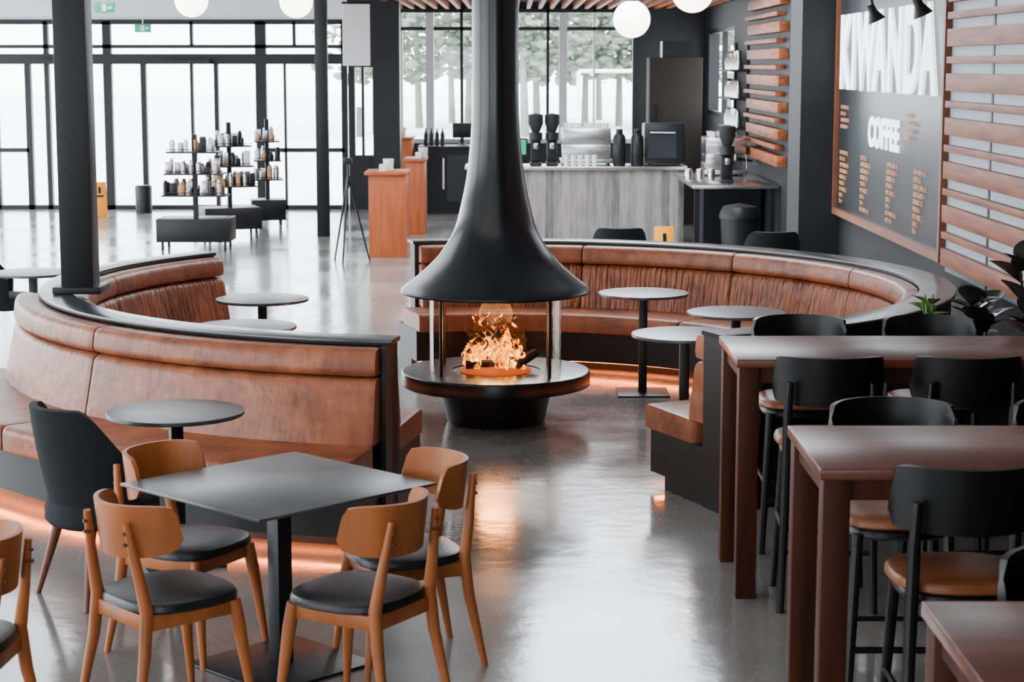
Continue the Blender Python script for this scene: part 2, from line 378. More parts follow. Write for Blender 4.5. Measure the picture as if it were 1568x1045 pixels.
place('storefront_window_frame', kind(('frame',merge(*fr),'black'),('door_closer',merge(box(X(250),X(330),YF-0.3,YF-0.1,2.4,2.47),box(X(70),X(110),YF-0.3,YF-0.1,2.4,2.47)),'black'),('glazing',box(XL,X(535),YF+0.01,YF+0.02,0.07,3.1),'glass')))
fr=[]
H_(612,972,2.95,3.01); H_(612,972,3.24,3.3)
for px,w in ((708,0.05),(838,0.05),(970,0.08)): V_(px,w,1.1,3.3)
dk=merge(*fr); fr=[]
H_(612,972,1.10,1.17); V_(615,0.08,1.1,3.3); V_(908,0.03,1.1,3.3)
place('window_1', kind(('frame',dk,'black'),('mullions',merge(*fr),'mull'),('post',merge(box(X(654),X(666),YF-0.15,YF+0.05,1.17,3.24),box(X(855),X(867),YF-0.15,YF+0.05,1.17,3.24)),'mull'),('glazing',box(X(612),X(972),YF+0.01,YF+0.02,1.17,3.24),'glass')))
place('door_1', kind(('frame',merge(box(X(536),X(546),YF-0.06,YF+0.06,0,3.3),box(X(576),X(611),YF-0.06,YF+0.06,0,3.3),box(X(546),X(576),YF-0.06,YF+0.06,0,0.9),box(X(546),X(576),YF-0.06,YF+0.06,2.35,3.3),box(X(556),X(560),YF-0.06,YF+0.06,0.9,2.35)),'black'),('poster',box(X(548),X(556),YF-0.08,YF-0.065,1.2,1.7),'white')))
def post(name,x,y,w,z0=0,z1=ZC,m='black'):
    return single(name, merge(box(x-w/2,x+w/2,y-w/2,y+w/2,z0,z1,0.004)), m)
post('steel_column',-2.65,26.9,0.17)
single('steel_column', box(-2.02,-1.63,28,28.4,0,ZC), 'black')
single('wall_pier', box(2.8,XR,18.7,19.5,0,ZC), 'charcoal')

# exterior trees: loose crowns made of many small leaf clumps
clumps=[ico(1.0,1,0.4) for _ in range(6)]
def tree_mesh(h,n,w):
    gs=[tube([(0,0,-0.05),(0.1,0,h*0.45),(0,0,h*0.9)],[0.16,0.10,0.03],8)]
    for k in range(7):
        a=random.uniform(0,6.28); z=h*random.uniform(0.25,0.7)
        gs.append(tube([(0,0,z),(math.cos(a)*w*0.8,math.sin(a)*w*0.8,z+h*0.15)],[0.05,0.015],6))
    for k in range(n):
        zz=random.uniform(0.24,1.0); sp=w*(0.35+0.65*math.sin(math.pi*min(1,zz*0.9+0.05)))
        c=random.choice(clumps); r=random.uniform(0.05,0.22)
        m=Matrix.Translation((random.gauss(0,sp*0.6),random.gauss(0,sp*0.5),h*zz))@Matrix.Rotation(random.uniform(0,6),4,'Z')@Matrix.Diagonal((r*random.uniform(.7,1.8),r,r*random.uniform(.4,1.0),1))
        gs.append(xf(c,m))
    return merge(*gs)
TM=[to_mesh(tree_mesh(random.uniform(7,9),520,1.9),'tree_crown','tree',60) for _ in range(4)]
for i in range(18):
    x=-5.2+i*0.8+random.uniform(-.35,.35); y=random.uniform(66,88)
    place('tree',[('crown_and_trunk',TM[i%4])],(x,y,-0.12),random.uniform(0,6.28))
single('goal_post', merge(tube([(0,0,-0.12),(0,0,2.2)],0.06),tube([(5,0,-0.12),(5,0,2.2)],0.06),tube([(0,0,2.2),(5,0,2.2)],0.06)), 'white',(2.0,58,0))

# ------------------------------------------------------------------ fireplace
FX,FY=-0.11,12.8
def smooth_profile(ctrl, n=6):
    out=[]
    for i in range(len(ctrl)-1):
        p0=Vector(ctrl[max(i-1,0)]);p1=Vector(ctrl[i]);p2=Vector(ctrl[i+1]);p3=Vector(ctrl[min(i+2,len(ctrl)-1)])
        for k in range(n):
            t=k/n
            out.append(tuple(0.5*((2*p1)+(-p0+p2)*t+(2*p0-5*p1+4*p2-p3)*t*t+(-p0+3*p1-3*p2+p3)*t**3)))
    out.append(ctrl[-1]); return out
hp=smooth_profile([(0.635,0.905),(0.60,0.935),(0.53,0.99),(0.44,1.07),(0.365,1.155),(0.28,1.30),(0.232,1.47),(0.192,1.67),(0.165,1.93),(0.155,2.15),(0.155,2.4)])
hood=[(0.60,0.878),(0.635,0.882),(0.64,0.893)]+hp+[(0.155,ZC)]
inner=[(0.60,0.878),(0.50,0.95),(0.40,1.0),(0.2,1.1),(0.0,1.1)]
hood_g=merge(lathe(hood,72),lathe(inner,72))
ring=round_poly([(0.30,0.25),(0.64,0.25),(0.64,0.352),(0.30,0.352)],[0.01,0.02,0.015,0.0])
base=[(0.0,0.0),(0.32,0.0),(0.335,0.02),(0.385,0.26),(0.0,0.26)]
rods=merge(*[tube([(0.455*math.cos(a),0.455*math.sin(a),0.35),(0.455*math.cos(a),0.455*math.sin(a),0.93)],0.012,8) for a in [R(k) for k in (-38,-142,38,142)]])
gl=lathe([(0.445,0.355),(0.445,0.90)],72); gl=(gl[0],gl[1][:-2])
fl=[]
for i in range(46):
    a=random.uniform(0,6.28); rr=0.22*math.sqrt(random.random())
    x0,y0=rr*math.cos(a),rr*math.sin(a)*0.8
    h=random.uniform(0.12,0.34)*(1.08-rr*2.0); w=random.uniform(0.015,0.040); ph=random.uniform(0,6.28)
    pts=[];ra=[]
    n=18
    for k in range(n+1):
        t=k/n
        pts.append((x0*(1-0.1*t)+0.05*math.sin(ph+t*7)*t, y0+0.04*math.cos(ph*1.7+t*5.5)*t, 0.375+h*t))
        ra.append(max(0.0006,w*(math.sin(math.pi*min(1,(t+0.18)/1.18)**0.7))**0.9*(1-t*0.6)*(1+0.25*math.sin(t*17+ph))))
    fl.append(tube(pts,ra,10))
for i in range(9):
    a=random.uniform(0,6.28); rr=random.uniform(0.02,0.18); z0=random.uniform(0.56,0.69); x0=rr*math.cos(a); y0=rr*math.sin(a); ph=random.uniform(0,6)
    fl.append(tube([(x0+0.03*math.sin(ph+k*0.9),y0,z0+0.016*k) for k in range(6)],[0.001,0.008,0.010,0.008,0.005,0.001],8))
logs=merge(tube([(-0.2,-0.10,0.40),(0.17,-0.05,0.41)],[0.030,0.025],10),tube([(-0.15,0.1,0.40),(0.2,-0.05,0.42)],[0.03,0.03],10),tube([(0.14,-0.1,0.40),(0.27,0.05,0.46)],[0.035,0.03],10))
place('suspended_fireplace', kind(('hood',hood_g,'hood'),('hearth_ring',lathe(ring,72,closed=True),'hood'),('base',lathe(base,64),'black'),('rods',rods,'black'),('glass_cylinder',gl,'fireglass'),
  ('ember_bed',lathe([(0,0.390),(0.15,0.382),(0.24,0.36),(0.24,0.34),(0,0.34)],40),'ember'),('hearth_plate',lathe([(0,0.33),(0.31,0.33),(0.31,0.345),(0,0.345)],48),'black'),('logs',logs,'dish'),('flames',merge(*fl),'flame')),(FX,FY,0))

# ------------------------------------------------------------------ banquettes
def mir(prof, c=2.86): return [(2*c-r,z) for r,z in prof][::-1]
seat_in=round_poly([(2.10,0.32),(2.66,0.32),(2.66,0.455),(2.10,0.465)],[0.02,0.0,0.01,0.05])
back_in=round_poly([(2.60,0.44),(2.795,0.44),(2.795,0.795),(2.675,0.795)],[0.02,0,0.01,0.05],6)
roll_in=round_poly([(2.66,0.80),(2.795,0.80),(2.795,0.945),(2.68,0.945)],[0.05,0,0.02,0.06],6)
plin_in=[(2.19,0.08),(2.80,0.08),(2.80,0.325),(2.19,0.325)]
toe_in=[(2.36,0.0),(2.80,0.0),(2.80,0.082),(2.36,0.082)]
led_in=[(2.21,0.076),(2.235,0.076),(2.235,0.0805),(2.21,0.0805)]
def ext(prof,e=0.12): return [(r+(e if r>2.93 else 0),z) for r,z in prof]
def segs(prof, a0,a1,n,puff,gap=0.12):
    s=(a1-a0)/n
    return merge(*[arc(prof,a0+i*s+gap,a0+(i+1)*s-gap,puff) for i in range(n)])
def banquette(name, a0,a1,n, core, ledge, outer=None, seat_end=None):
    se=seat_end or a1
    ps=[('seat_cushions',segs(seat_in,a0,se,n,0.06),'leather'),('back_cushions',segs(back_in,a0,a1,n,0.07),'pleat'),('head_rolls',segs(roll_in,a0,a1,n,0.09),'leather'),
        ('plinth',arc(plin_in,a0,se),'plinth'),('toe_kick',arc(toe_in,a0,se),'plinth'),('led_strip',arc(led_in,a0+0.3,se-0.3),'led'),
        ('core',arc([(core[0],0),(core[1],0),(core[1],0.95),(core[0],0.95)],a0-0.3,a1+0.5),'plinth'),
        ('ledge',arc(round_poly([(ledge[0],0.95),(ledge[1],0.95),(ledge[1],0.975),(ledge[0],0.975)],0.005,2),a0-0.5,a1+0.8),'ledge')]
    if outer:
        b0,b1,m=outer
        ps+= [('outer_seat_cushions',segs(ext(mir(seat_in)),b0,b1,m,0.06),'leather'),('outer_back_cushions',segs(ext(mir(back_in),0.09),b0,b1,m,0.05),'leather'),('outer_head_rolls',segs(ext(mir(roll_in),0.09),b0,b1,m,0.07),'leather'),
              ('outer_plinth',arc(ext(mir(plin_in)),b0,b1),'plinth'),('outer_toe_kick',arc(ext(mir(toe_in)),b0,b1),'plinth'),('outer_led_strip',arc(ext(mir(led_in)),b0+0.3,b1-0.3),'led'),
              ('end_panel',arc([(2.75,0),(3.08,0),(3.04,0.95),(2.79,0.95)],b1+0.05,b1+0.5,step=0.2),'plinth')]
    place(name, kind(*ps),(FX,FY,0))
banquette('curved_banquette_sofa', -65.5,103.6,6,(2.80,2.99),(2.79,3.02),None,107)
banquette('curved_double_banquette_sofa', 141,259.2,4,(2.80,2.92),(2.785,2.985),(190,259.2,2))

place('steel_column', kind(('post',box(-0.10,0.10,-0.10,0.10,0.976,ZC,0.004),'black'),('base_box',box(-0.15,0.15,-0.13,0.15,0.976,1.02,0.004),'black')),(-2.72,12.0,0))

# ------------------------------------------------------------------ tables
def round_table(r=0.33):
    return kind(('top',lathe(round_poly([(0.0,0.728),(r,0.728),(r,0.748),(0,0.748)],[0,0.004,0.004,0]),56),'tabletop'),
      ('column',box(-0.03,0.03,-0.03,0.03,0.012,0.715,0.003),'black'),('top_plate',box(-0.12,0.12,-0.12,0.12,0.715,0.728),'black'),('base_plate',box(-0.19,0.19,-0.19,0.19,0,0.012,0.003),'black'))
rt=round_table()
for x,y in ((-1.78,13.55),(-1.705,12.1),(0.96,13.9),(1.51,12.8),(1.07,11.75),(-3.85,15.3)):
    place('round_cafe_table',rt,(x,y,0))
place('round_cafe_table',rt,(-1.62,9.07,0),R(23))
sq=kind(('top',box(-0.445,0.445,-0.445,0.445,0.737,0.75,0.003),'tabletop'),('column',box(-0.035,0.035,-0.035,0.035,0.012,0.725,0.003),'black'),('spider',merge(box(-0.2,0.2,-0.03,0.03,0.724,0.737),box(-0.03,0.03,-0.2,0.2,0.724,0.737)),'black'),('base_plate',box(-0.27,0.27,-0.27,0.27,0,0.012,0.003),'black'))
place('square_cafe_table',sq,(-0.93,7.46,0),R(45.5))

L=1.85; D=0.76
bt=kind(('top',box(0,L,0,D,1.062,1.10,0.004),'walnut'),('apron',merge(box(0.03,L-0.03,0.03,0.055,0.99,1.062),box(0.03,L-0.03,D-0.055,D-0.03,0.99,1.062),box(0.03,0.055,0.03,D-0.03,0.99,1.062),box(L-0.055,L-0.03,0.03,D-0.03,0.99,1.062)),'walnutleg'),
  ('legs',merge(*[box(x,x+0.09,y,y+0.09,0,1.062,0.004) for x in (0.012,L-0.102) for y in (0.012,D-0.102)]),'walnutleg'),
  ('stretcher',merge(box(L-0.08,L-0.04,0.1,D-0.1,0.2,0.26)),'walnutleg'))
for y in (8.4,6.08,3.78): place('bar_table',bt,(1.0,y,0))

# ------------------------------------------------------------------ bar stool (faces +Y)
def wrapback(hw,depth,zc,hh,y0,th,up=0.0,pw=3,amax=62,lean=0.0):
    def f(u,v):
        s=(u*2-1); a=s*R(amax)
        e=(1-abs(s)**pw)**(1/pw)*0.55+0.45 if abs(s)<1 else 0.45
        w=v*2-1
        h=hh*e
        z=zc+w*h+up*s*s
        return (hw*math.sin(a)/math.sin(R(amax)), y0+depth*(1-math.cos(a))/(1-math.cos(R(amax)))-lean*w*hh, z)
    return shell(f,28,8,th)
def stool():
    legs=[];
    for sx in (-1,1):
        legs.append(tube([(sx*0.165,0.16,0.70),(sx*0.20,0.205,0)],[0.021,0.016],10))
        legs.append(tube([(sx*0.205,-0.235,0),(sx*0.185,-0.185,0.70),(sx*0.185,-0.20,0.88),(sx*0.18,-0.212,1.03)],[0.017,0.023,0.021,0.016],10))
    fr=[tube([(-0.187,0.19,0.27),(0.187,0.19,0.27)],0.013),tube([(-0.192,-0.214,0.27),(0.192,-0.214,0.27)],0.011),
        tube([(-0.188,0.18,0.36),(-0.195,-0.205,0.36)],0.011),tube([(0.188,0.18,0.36),(0.195,-0.205,0.36)],0.011)]
    return kind(('legs',merge(*legs),'blackwood'),('footrest',merge(*fr),'blackwood'),('seat_frame',pad(0.20,0.20,0.68,0.72,0.0,3.0),'blackwood'),
      ('seat',pad(0.222,0.215,0.72,0.765,0.006,2.8,taper=0.04),'stoolseat'),('backrest',wrapback(0.235,0.15,1.03,0.11,-0.228,0.022,up=0.0,pw=5,lean=0.15),'blackwood'))
st=stool()
for x,y,f in ((1.44,9.42,180),(2.10,9.42,180),(1.40,8.42,0),(2.0,8.42,0),(1.43,6.98,180),(2.12,6.98,180),(1.46,6.12,0),(2.14,6.12,0),(1.50,4.72,180),(2.16,4.72,180)):
    place('bar_stool',st,(x,y,0),R(f+random.uniform(-3,3)))

# ------------------------------------------------------------------ wooden dining chair (faces +Y)
def dchair():
    legs=[]
    for sx in (-1,1):
        legs.append(tube([(sx*0.175,0.17,0.43),(sx*0.185,0.185,0.33),(sx*0.215,0.225,0)],[0.025,0.026,0.013],12))
        legs.append(tube([(sx*0.205,-0.275,0),(sx*0.18,-0.215,0.30),(sx*0.172,-0.20,0.45),(sx*0.16,-0.225,0.60),(sx*0.138,-0.252,0.78)],[0.013,0.023,0.025,0.02,0.013],12))
    rails=[box(-0.17,0.17,0.155,0.18,0.375,0.432,0.004),box(-0.17,0.17,-0.21,-0.185,0.375,0.432,0.004),box(-0.185,-0.163,-0.19,0.165,0.375,0.432,0.004),box(0.163,0.185,-0.19,0.165,0.375,0.432,0.004)]
    dow=merge(*[tube([(sx*0.135,-0.24,z),(sx*0.14,-0.268,z)],0.007,8) for sx in (-1,1) for z in (0.70,0.74)])
    return kind(('legs',merge(*legs),'oak'),('seat_rails',merge(*rails),'oak'),('dowels',dow,'chairleg'),('seat',pad(0.232,0.225,0.43,0.475,0.008,2.8,taper=0.05),'seatblk'),
      ('backrest',wrapback(0.215,0.17,0.735,0.098,-0.248,0.018,up=0.015,pw=3.2,amax=76,lean=0.12),'oak'))
dc=dchair()
for x,y,f in ((-1.28,6.93,42),(-0.57,6.92,148),(-1.33,7.68,-28),(-0.44,7.53,202),(-1.93,6.32,176)):
    place('dining_chair',dc,(x,y,0),R(f-90))

# ------------------------------------------------------------------ upholstered tub chair (faces +Y)
def tub():
    def f(u,v):
        s=u*2-1; a=s*R(104)
        q=max(0,abs(s)-0.42)/0.58
        top=0.90-0.28*(3*q*q-2*q**3)
        z=0.40+(top-0.40)*v
        rr=0.205+0.045*math.sin(v*1.6)
        return (rr*math.sin(a),-rr*math.cos(a)*1.0-0.05*v*math.cos(a*0.8)*(top-0.4)/0.5,z)
    legs=merge(*[tube([(sx*0.13,sy*0.13,0.40),(sx*0.22,sy*0.22,0)],[0.026,0.012],12) for sx in (-1,1) for sy in (-1,1)])
    return kind(('shell',shell(f,44,12,0.035),'fabric'),('seat',pad(0.23,0.25,0.35,0.47,0.015,2.4,edge=0.04),'fabric'),('legs',legs,'chairleg'))
tb=tub()
for x,y,f in ((-1.86,8.5,42),(1.0,17.9,90),(2.37,17.5,90),(-4.30,16.1,10)):
    place('upholstered_chair',tb,(x,y,0),R(f-90))

# ------------------------------------------------------------------ right wall: slats, board
sl=[]
z=0.95;k=0
while z<3.9:
    h=0.125 if k%2==0 else 0.05
    sl.append(box(XR-0.075,XR-0.035,9.0,13.92,z,z+h,0.003)); z+=h+0.07; k+=1
place('wall_slat_panel',kind(('backing',box(XR-0.03,XR-0.001,9.0,13.95,0.9,ZC-0.02),'slatback'),('studs',merge(*[box(XR-0.035,XR-0.03,y,y+0.05,0.9,4.0) for y in (9.3,11,12.7)]),'black'),('slats',merge(*sl),'slat')))
sl=[]; z=1.22; k=0
while z<3.2:
    h=0.12 if k%2==0 else 0.05
    e=22.2+ (0.25 if k%2 else 0)
    sl.append(box(XR-0.14,XR-0.03,e,25.2+(0.3 if k%2 else 0),z,z+h,0.003)); z+=h+0.07; k+=1
place('wall_slat_panel',kind(('backing',box(XR-0.03,XR-0.001,22.1,25.7,1.15,3.4),'charcoal'),('slats',merge(*sl),'slat')))
def shelf_items():
    g=[]
    for z in (1.52,1.92,2.3):
        for i in range(6):
            g.append(mv(lathe([(0,0),(0.05,0),(0.055,0.12),(0.04,0.16),(0.04,random.uniform(0.18,0.26)),(0,0.27)],14),3.06,26.15+0.24*i,z+0.025))
    return merge(*g)
place('wall_shelf',kind(('boards',merge(*[box(2.94,XR-0.002,26.0,27.6,z,z+0.025) for z in (1.52,1.92,2.3)]),'black'),('uprights',merge(*[box(XR-0.03,XR-0.002,y,y+0.03,1.4,2.7) for y in (26.1,27.5)]),'black'),('steelware',shelf_items(),'steel')))
# gooseneck wall lamps above the board
gn=kind(('arm',tube([(0,0,3.46),(-0.10,0,3.5),(-0.26,0,3.46),(-0.34,0,3.3),(-0.34,0,3.0),(-0.30,0,2.86)],0.012,8),'black'),('wall_plate',box(-0.02,0.0,-0.05,0.05,3.41,3.51),'black'),
   ('head',xf(lathe([(0.0,0.08),(0.03,0.08),(0.035,0.02),(0.075,-0.06),(0.07,-0.06),(0.0,0.0)],20),Matrix.Translation((-0.29,0,2.80))@Matrix.Rotation(R(-25),4,'Y')),'black'))
for y in (13.85,15.6): place('gooseneck_wall_lamp',gn,(XR-0.001,y,0))
by0,by1,bz0,bz1=14.02,18.62,1.02,3.35
e=place('menu_board',kind(('panel',box(XR-0.045,XR-0.001,by0,by1,bz0,bz1),'board'),
  ('frame',merge(box(XR-0.08,XR-0.001,by0-0.06,by0,bz0-0.06,bz1+0.06),box(XR-0.08,XR-0.001,by1,by1+0.06,bz0-0.06,bz1+0.06),box(XR-0.08,XR-0.001,by0,by1,bz0-0.06,bz0),box(XR-0.08,XR-0.001,by0,by1,bz1,bz1+0.06)),'copper')))
def text(pn,body,y,z,size,sx,m,par,ext_=0.004,sp=1.0,off=0.0,cs=1.0):
    c=bpy.data.curves.new(pn,'FONT'); c.body=body; c.size=size; c.extrude=ext_; c.space_line=sp; c.offset=off; c.space_character=cs
    c.materials.append(M[m]); o=bpy.data.objects.new(pn,c); COL.objects.link(o); o.parent=par
    o.location=(XR-0.06,y,z); o.rotation_euler=(R(90),0,R(-90)); o.scale=(sx,1,1); return o
yy=18.48
for i,(ch,adv) in enumerate((('K',0.61),('I',0.29),('W',0.80),('A',0.60),('N',0.66),('D',0.64),('A',0.6))):
    text('title_letter_%d'%i,ch,yy,2.2,0.92,0.86,'letters',e,0.012,off=0.034); yy-=adv*1.01
text('subtitle','COFFEE',16.95,1.70,0.34,1.1,'letters',e,0.006,off=0.015,cs=1.05)
items=['FLAT WHITE  4.5','LATTE  4.5','CAPPUCCINO  4.5','LONG BLACK  4','ESPRESSO  3.5','MOCHA  5','HOT CHOC  5','CHAI  5','TEA  4']
for i,y in enumerate((18.4,17.3,16.1,15.0)):
    text('menu_column_%d'%i,'\n'.join(items[i%3:]+items[:i%3]),y,1.55,0.055,1.05,'menu',e,0.001,sp=1.05)
for i,y in enumerate((18.4,15.4)):
    text('menu_heading_%d'%i,'\n'.join(items[i:i+4]),y,1.98,0.05,1.1,'menu',e,0.001,sp=1.2)

# ------------------------------------------------------------------ bar zone
place('bar_counter',kind(('front',box(-0.6,2.3,25.65,26.3,0,1.0),'planks'),('top',box(-0.63,2.34,25.58,26.4,1.0,1.048,0.005),'steel')))
place('back_counter',kind(('body',box(-1.5,-0.62,31.0,31.8,0,1.05),'black'),('top',box(-1.52,-0.6,30.97,31.82,1.05,1.088),'charcoal'),('glass_door',box(-1.05,-0.66,30.97,30.995,0.2,0.95),'board'),('handle',box(-1.12,-1.09,30.95,30.985,0.4,0.9),'steel'),
   ('bottles',merge(*[mv(lathe([(0,0),(0.035,0),(0.035,0.18),(0.012,0.24),(0.012,0.28),(0,0.28)],10),-1.4+0.09*i,31.3,1.09) for i in range(4)]),'black')))
def cabinet(x0,x1,y0,y1,h):
    return kind(('body',box(x0,x1,y0,y1,0.0,h-0.04,0.003),'cab'),('top',box(x0-0.05,x1+0.02,y0-0.04,y1+0.04,h-0.04,h,0.004),'cab'),
       ('contents',merge(box(x0+0.12,x0+0.2,y0+0.2,y0+0.4,h,h+0.08),mv(lathe([(0,0),(0.06,0),(0.07,0.14),(0,0.14)],16),x0+0.22,y0+0.5,h)),'ceramic'))
place('wooden_cabinet',cabinet(-1.79,-1.32,23.9,24.6,1.07))
place('wooden_cabinet',cabinet(-1.5,-1.24,27.2,27.95,1.07))
place('wooden_cabinet',cabinet(-2.0,-1.6,30.6,31.4,1.25))
place('service_counter',kind(('body',box(2.42,3.15,24.2,25.5,0,0.93),'black'),('top',box(2.15,3.18,22.8,25.5,0.93,0.97,0.004),'steel'),('leg',merge(box(2.18,2.24,22.85,22.91,0,0.93),box(3.08,3.14,22.85,22.91,0,0.93)),'black')))
place('litter_bin',kind(('body',lathe([(0,0),(0.19,0),(0.23,0.62),(0.0,0.62)],28),'black'),('lid',lathe([(0.245,0.62),(0.245,0.67),(0.2,0.76),(0,0.80)],28),'black')),(2.66,22.3,0))
place('tall_fridge',kind(('body',box(2.06,2.85,28.9,29.6,0,2.5,0.01),'fridge'),('handle',box(2.12,2.15,28.85,28.9,1.0,1.8),'black'),('top_box',box(2.25,2.7,28.95,29.4,2.5,2.74),'black')))
def espresso():
    b=[box(-0.33,0.33,-0.26,0.26,0.28,0.50,0.02),box(-0.33,0.33,0.02,0.26,0.06,0.28,0.01),box(-0.35,0.35,-0.28,0.28,0.03,0.08,0.01)]
    feet=[tube([(x,y,0),(x,y,0.04)],0.02) for x in (-0.3,0.3) for y in (-0.2,0.2)]
    gr=[tube([(x,-0.14,0.28),(x,-0.14,0.20)],0.035,14) for x in (-0.17,0.16)]
    ph=[tube([(x,-0.14,0.21),(x,-0.36,0.19)],[0.018,0.014],8) for x in (-0.17,0.16)]
    wand=[tube([(x,-0.2,0.34),(x,-0.26,0.26),(x,-0.27,0.1)],0.007,8) for x in (-0.3,0.3)]
    cups=[mv(lathe([(0,0),(0.025,0),(0.04,0.06),(0.036,0.06),(0.022,0.01),(0,0.01)],14),-0.27+0.09*i,-0.1+0.13*j,0.50) for i in range(7) for j in range(3)]
    return kind(('body',merge(*b),'steel'),('feet',merge(*feet),'black'),('group_heads',merge(*gr),'steel'),('portafilters',merge(*ph),'black'),('steam_wands',merge(*wand),'steel'),('cups',merge(*cups),'ceramic'))
esp=espresso()
place('espresso_machine',esp,(1.0,26.1,1.05),math.pi)
place('espresso_machine',esp,(2.75,25.0,0.97),R(90))
def grinder():
    return kind(('body',merge(box(-0.08,0.08,-0.1,0.14,0.0,0.04,0.01),box(-0.07,0.07,0.0,0.13,0.03,0.38,0.015),lathe([(0.0,0.34),(0.09,0.34),(0.09,0.44),(0,0.44)],20)),'black'),
      ('hopper',lathe([(0.05,0.44),(0.10,0.56),(0.10,0.68),(0.095,0.68),(0.0,0.70)],20),'charcoal'),('spout',box(-0.03,0.03,-0.09,0.02,0.22,0.3,0.01),'steel'))
gd=grinder()
for p in ((0.32,25.9,1.05),(0.54,25.95,1.05),(2.62,23.4,0.97)): place('coffee_grinder',gd,p)
th=kind(('body',lathe([(0,0),(0.08,0),(0.085,0.01),(0.085,0.38),(0.06,0.42),(0.05,0.43),(0,0.43)],24),'black'),('pump',merge(lathe([(0,0.43),(0.045,0.43),(0.045,0.49),(0,0.49)],16),box(-0.015,0.015,-0.12,0.0,0.46,0.48)),'black'))
for p in ((1.44,25.8,1.05),(1.68,25.8,1.05)): place('thermos_flask',th,p)
gset=merge(*[mv(lathe([(0,0),(0.03,0),(0.042,0.15),(0.04,0.15),(0.028,0.005),(0,0.005)],12),0.095*i,0.0,0) for i in range(5)])
single('drinking_glasses',gset,'ceramic',(0.72,25.66,1.05))
single('milk_jugs',merge(*[mv(lathe([(0,0),(0.05,0),(0.055,0.08),(0.042,0.13),(0.038,0.13),(0,0.02)],14),0.14*i,0,0) for i in range(3)]),'steel',(2.22,24.1,0.97))
single('syrup_bottles',merge(*[mv(lathe([(0,0),(0.035,0),(0.038,0.2),(0.014,0.26),(0.014,0.31),(0,0.31)],12),0.09*i,0,0) for i in range(4)]),'chairleg',(-0.45,25.8,1.05))
place('bench_oven',kind(('body',box(-0.27,0.27,-0.25,0.25,0.03,0.56,0.02),'black'),('door',box(-0.22,0.16,-0.27,-0.25,0.1,0.47),'board'),('handle',tube([(-0.2,-0.3,0.44),(0.14,-0.3,0.44)],0.01),'steel'),('feet',merge(*[box(x-0.02,x+0.02,y-0.02,y+0.02,0,0.03) for x in (-0.2,0.2) for y in (-0.2,0.2)]),'black')),(2.05,26.1,1.05))
place('point_of_sale_terminal',kind(('screen',box(-0.17,0.17,-0.015,0.015,0.12,0.36,0.005),'black'),('display',box(-0.15,0.15,-0.02,-0.015,0.14,0.34),'green'),('stand',merge(tube([(0,0.02,0),(0,0.02,0.2)],0.015),box(-0.08,0.08,-0.06,0.1,0,0.015)),'black')),(0.04,26.0,1.05))
place('point_of_sale_terminal',kind(('screen',box(-0.17,0.17,-0.015,0.015,0.12,0.36,0.005),'black'),('stand',merge(tube([(0,0.02,0),(0,0.02,0.2)],0.015),box(-0.08,0.08,-0.06,0.1,0,0.015)),'black')),(-0.8,31.4,1.09))
def wsign():
    a=xf(box(-0.11,0.11,-0.006,0.006,0,0.56,0.003),Matrix.Translation((0,-0.11,0))@Matrix.Rotation(R(-11),4,'X'))
    b=xf(box(-0.11,0.11,-0.006,0.006,0,0.56,0.003),Matrix.Translation((0,0.11,0))@Matrix.Rotation(R(11),4,'X'))
    t=xf(merge(box(-0.02,0.02,-0.01,0.0,0.38,0.48),box(-0.06,0.06,-0.01,0,0.32,0.35)),Matrix.Translation((0,-0.118,0))@Matrix.Rotation(R(-11),4,'X'))
    return kind(('panels',merge(a,b),'orange'),('symbol',t,'black'))
ws=wsign()
place('wet_floor_sign',ws,(1.75,22,0),R(8)); place('wet_floor_sign',ws,(-6.55,30.4,0),R(20))
single('litter_bin',lathe([(0,0),(0.13,0),(0.14,0.42),(0.12,0.45),(0,0.45)],24),'black',(-6.0,31.2,0))
place('slatted_ceiling_panel',kind(('battens',merge(*[box(x,x+0.06,24,31.9,3.30,3.40) for x in [-1.85+0.19*i for i in range(27)]]),'slatceil'),('cross_rails',merge(*[box(-1.9,3.18,y,y+0.08,3.40,3.46) for y in (25,28,31)]),'black'),('hangers',merge(*[box(x,x+0.03,y,y+0.03,3.46,ZC) for x in (-1.7,0.5,3.0) for y in (25.02,28.02,31.02)]),'black')))
def globe(r,drop):
    prof=[(r*math.sin(math.pi*i/20),-r*math.cos(math.pi*i/20)) for i in range(21)]
    return kind(('shade',lathe(prof,32),'globe'),('cap',lathe([(0,r*0.9),(0.05,r*0.9),(0.05,r+0.05),(0,r+0.06)],16),'black'),('cord',tube([(0,0,r+0.04),(0,0,drop)],0.006,6),'black'))
for x,y,z,r in ((1.29,20.9,2.88,0.2),(1.70,18.3,3.08,0.2),(-2.6,23.4,3.15,0.2),(-3.86,23.4,3.16,0.2)):
    place('globe_pendant_lamp',globe(r,ZC-z),(x,y,z))
for x,y,z in (((167-784)*0.0085,25.0,3.12),((222-784)*0.0105,31.0,2.97)):
    place('exit_sign',kind(('box',box(-0.13,0.13,-0.03,0.03,-0.065,0.065,0.005),'green'),('pictogram',box(-0.03,0.03,-0.035,-0.03,-0.045,0.045),'white'),('arrow',box(0.05,0.10,-0.035,-0.03,-0.015,0.015),'white'),('rod',tube([(0,0,0.065),(0,0,ZC-z)],0.008),'white')),(x,y,z))
place('hanging_banner',kind(('sheet',box(-0.19,0.19,-0.01,0.01,-0.4,0.43),'white'),('rail',box(-0.2,0.2,-0.015,0.015,0.43,0.46),'black'),('cords',merge(tube([(-0.17,0,0.46),(-0.17,0,1.4)],0.004),tube([(0.17,0,0.46),(0.17,0,1.4)],0.004)),'black')),(-2.12,26.4,2.78),R(20))
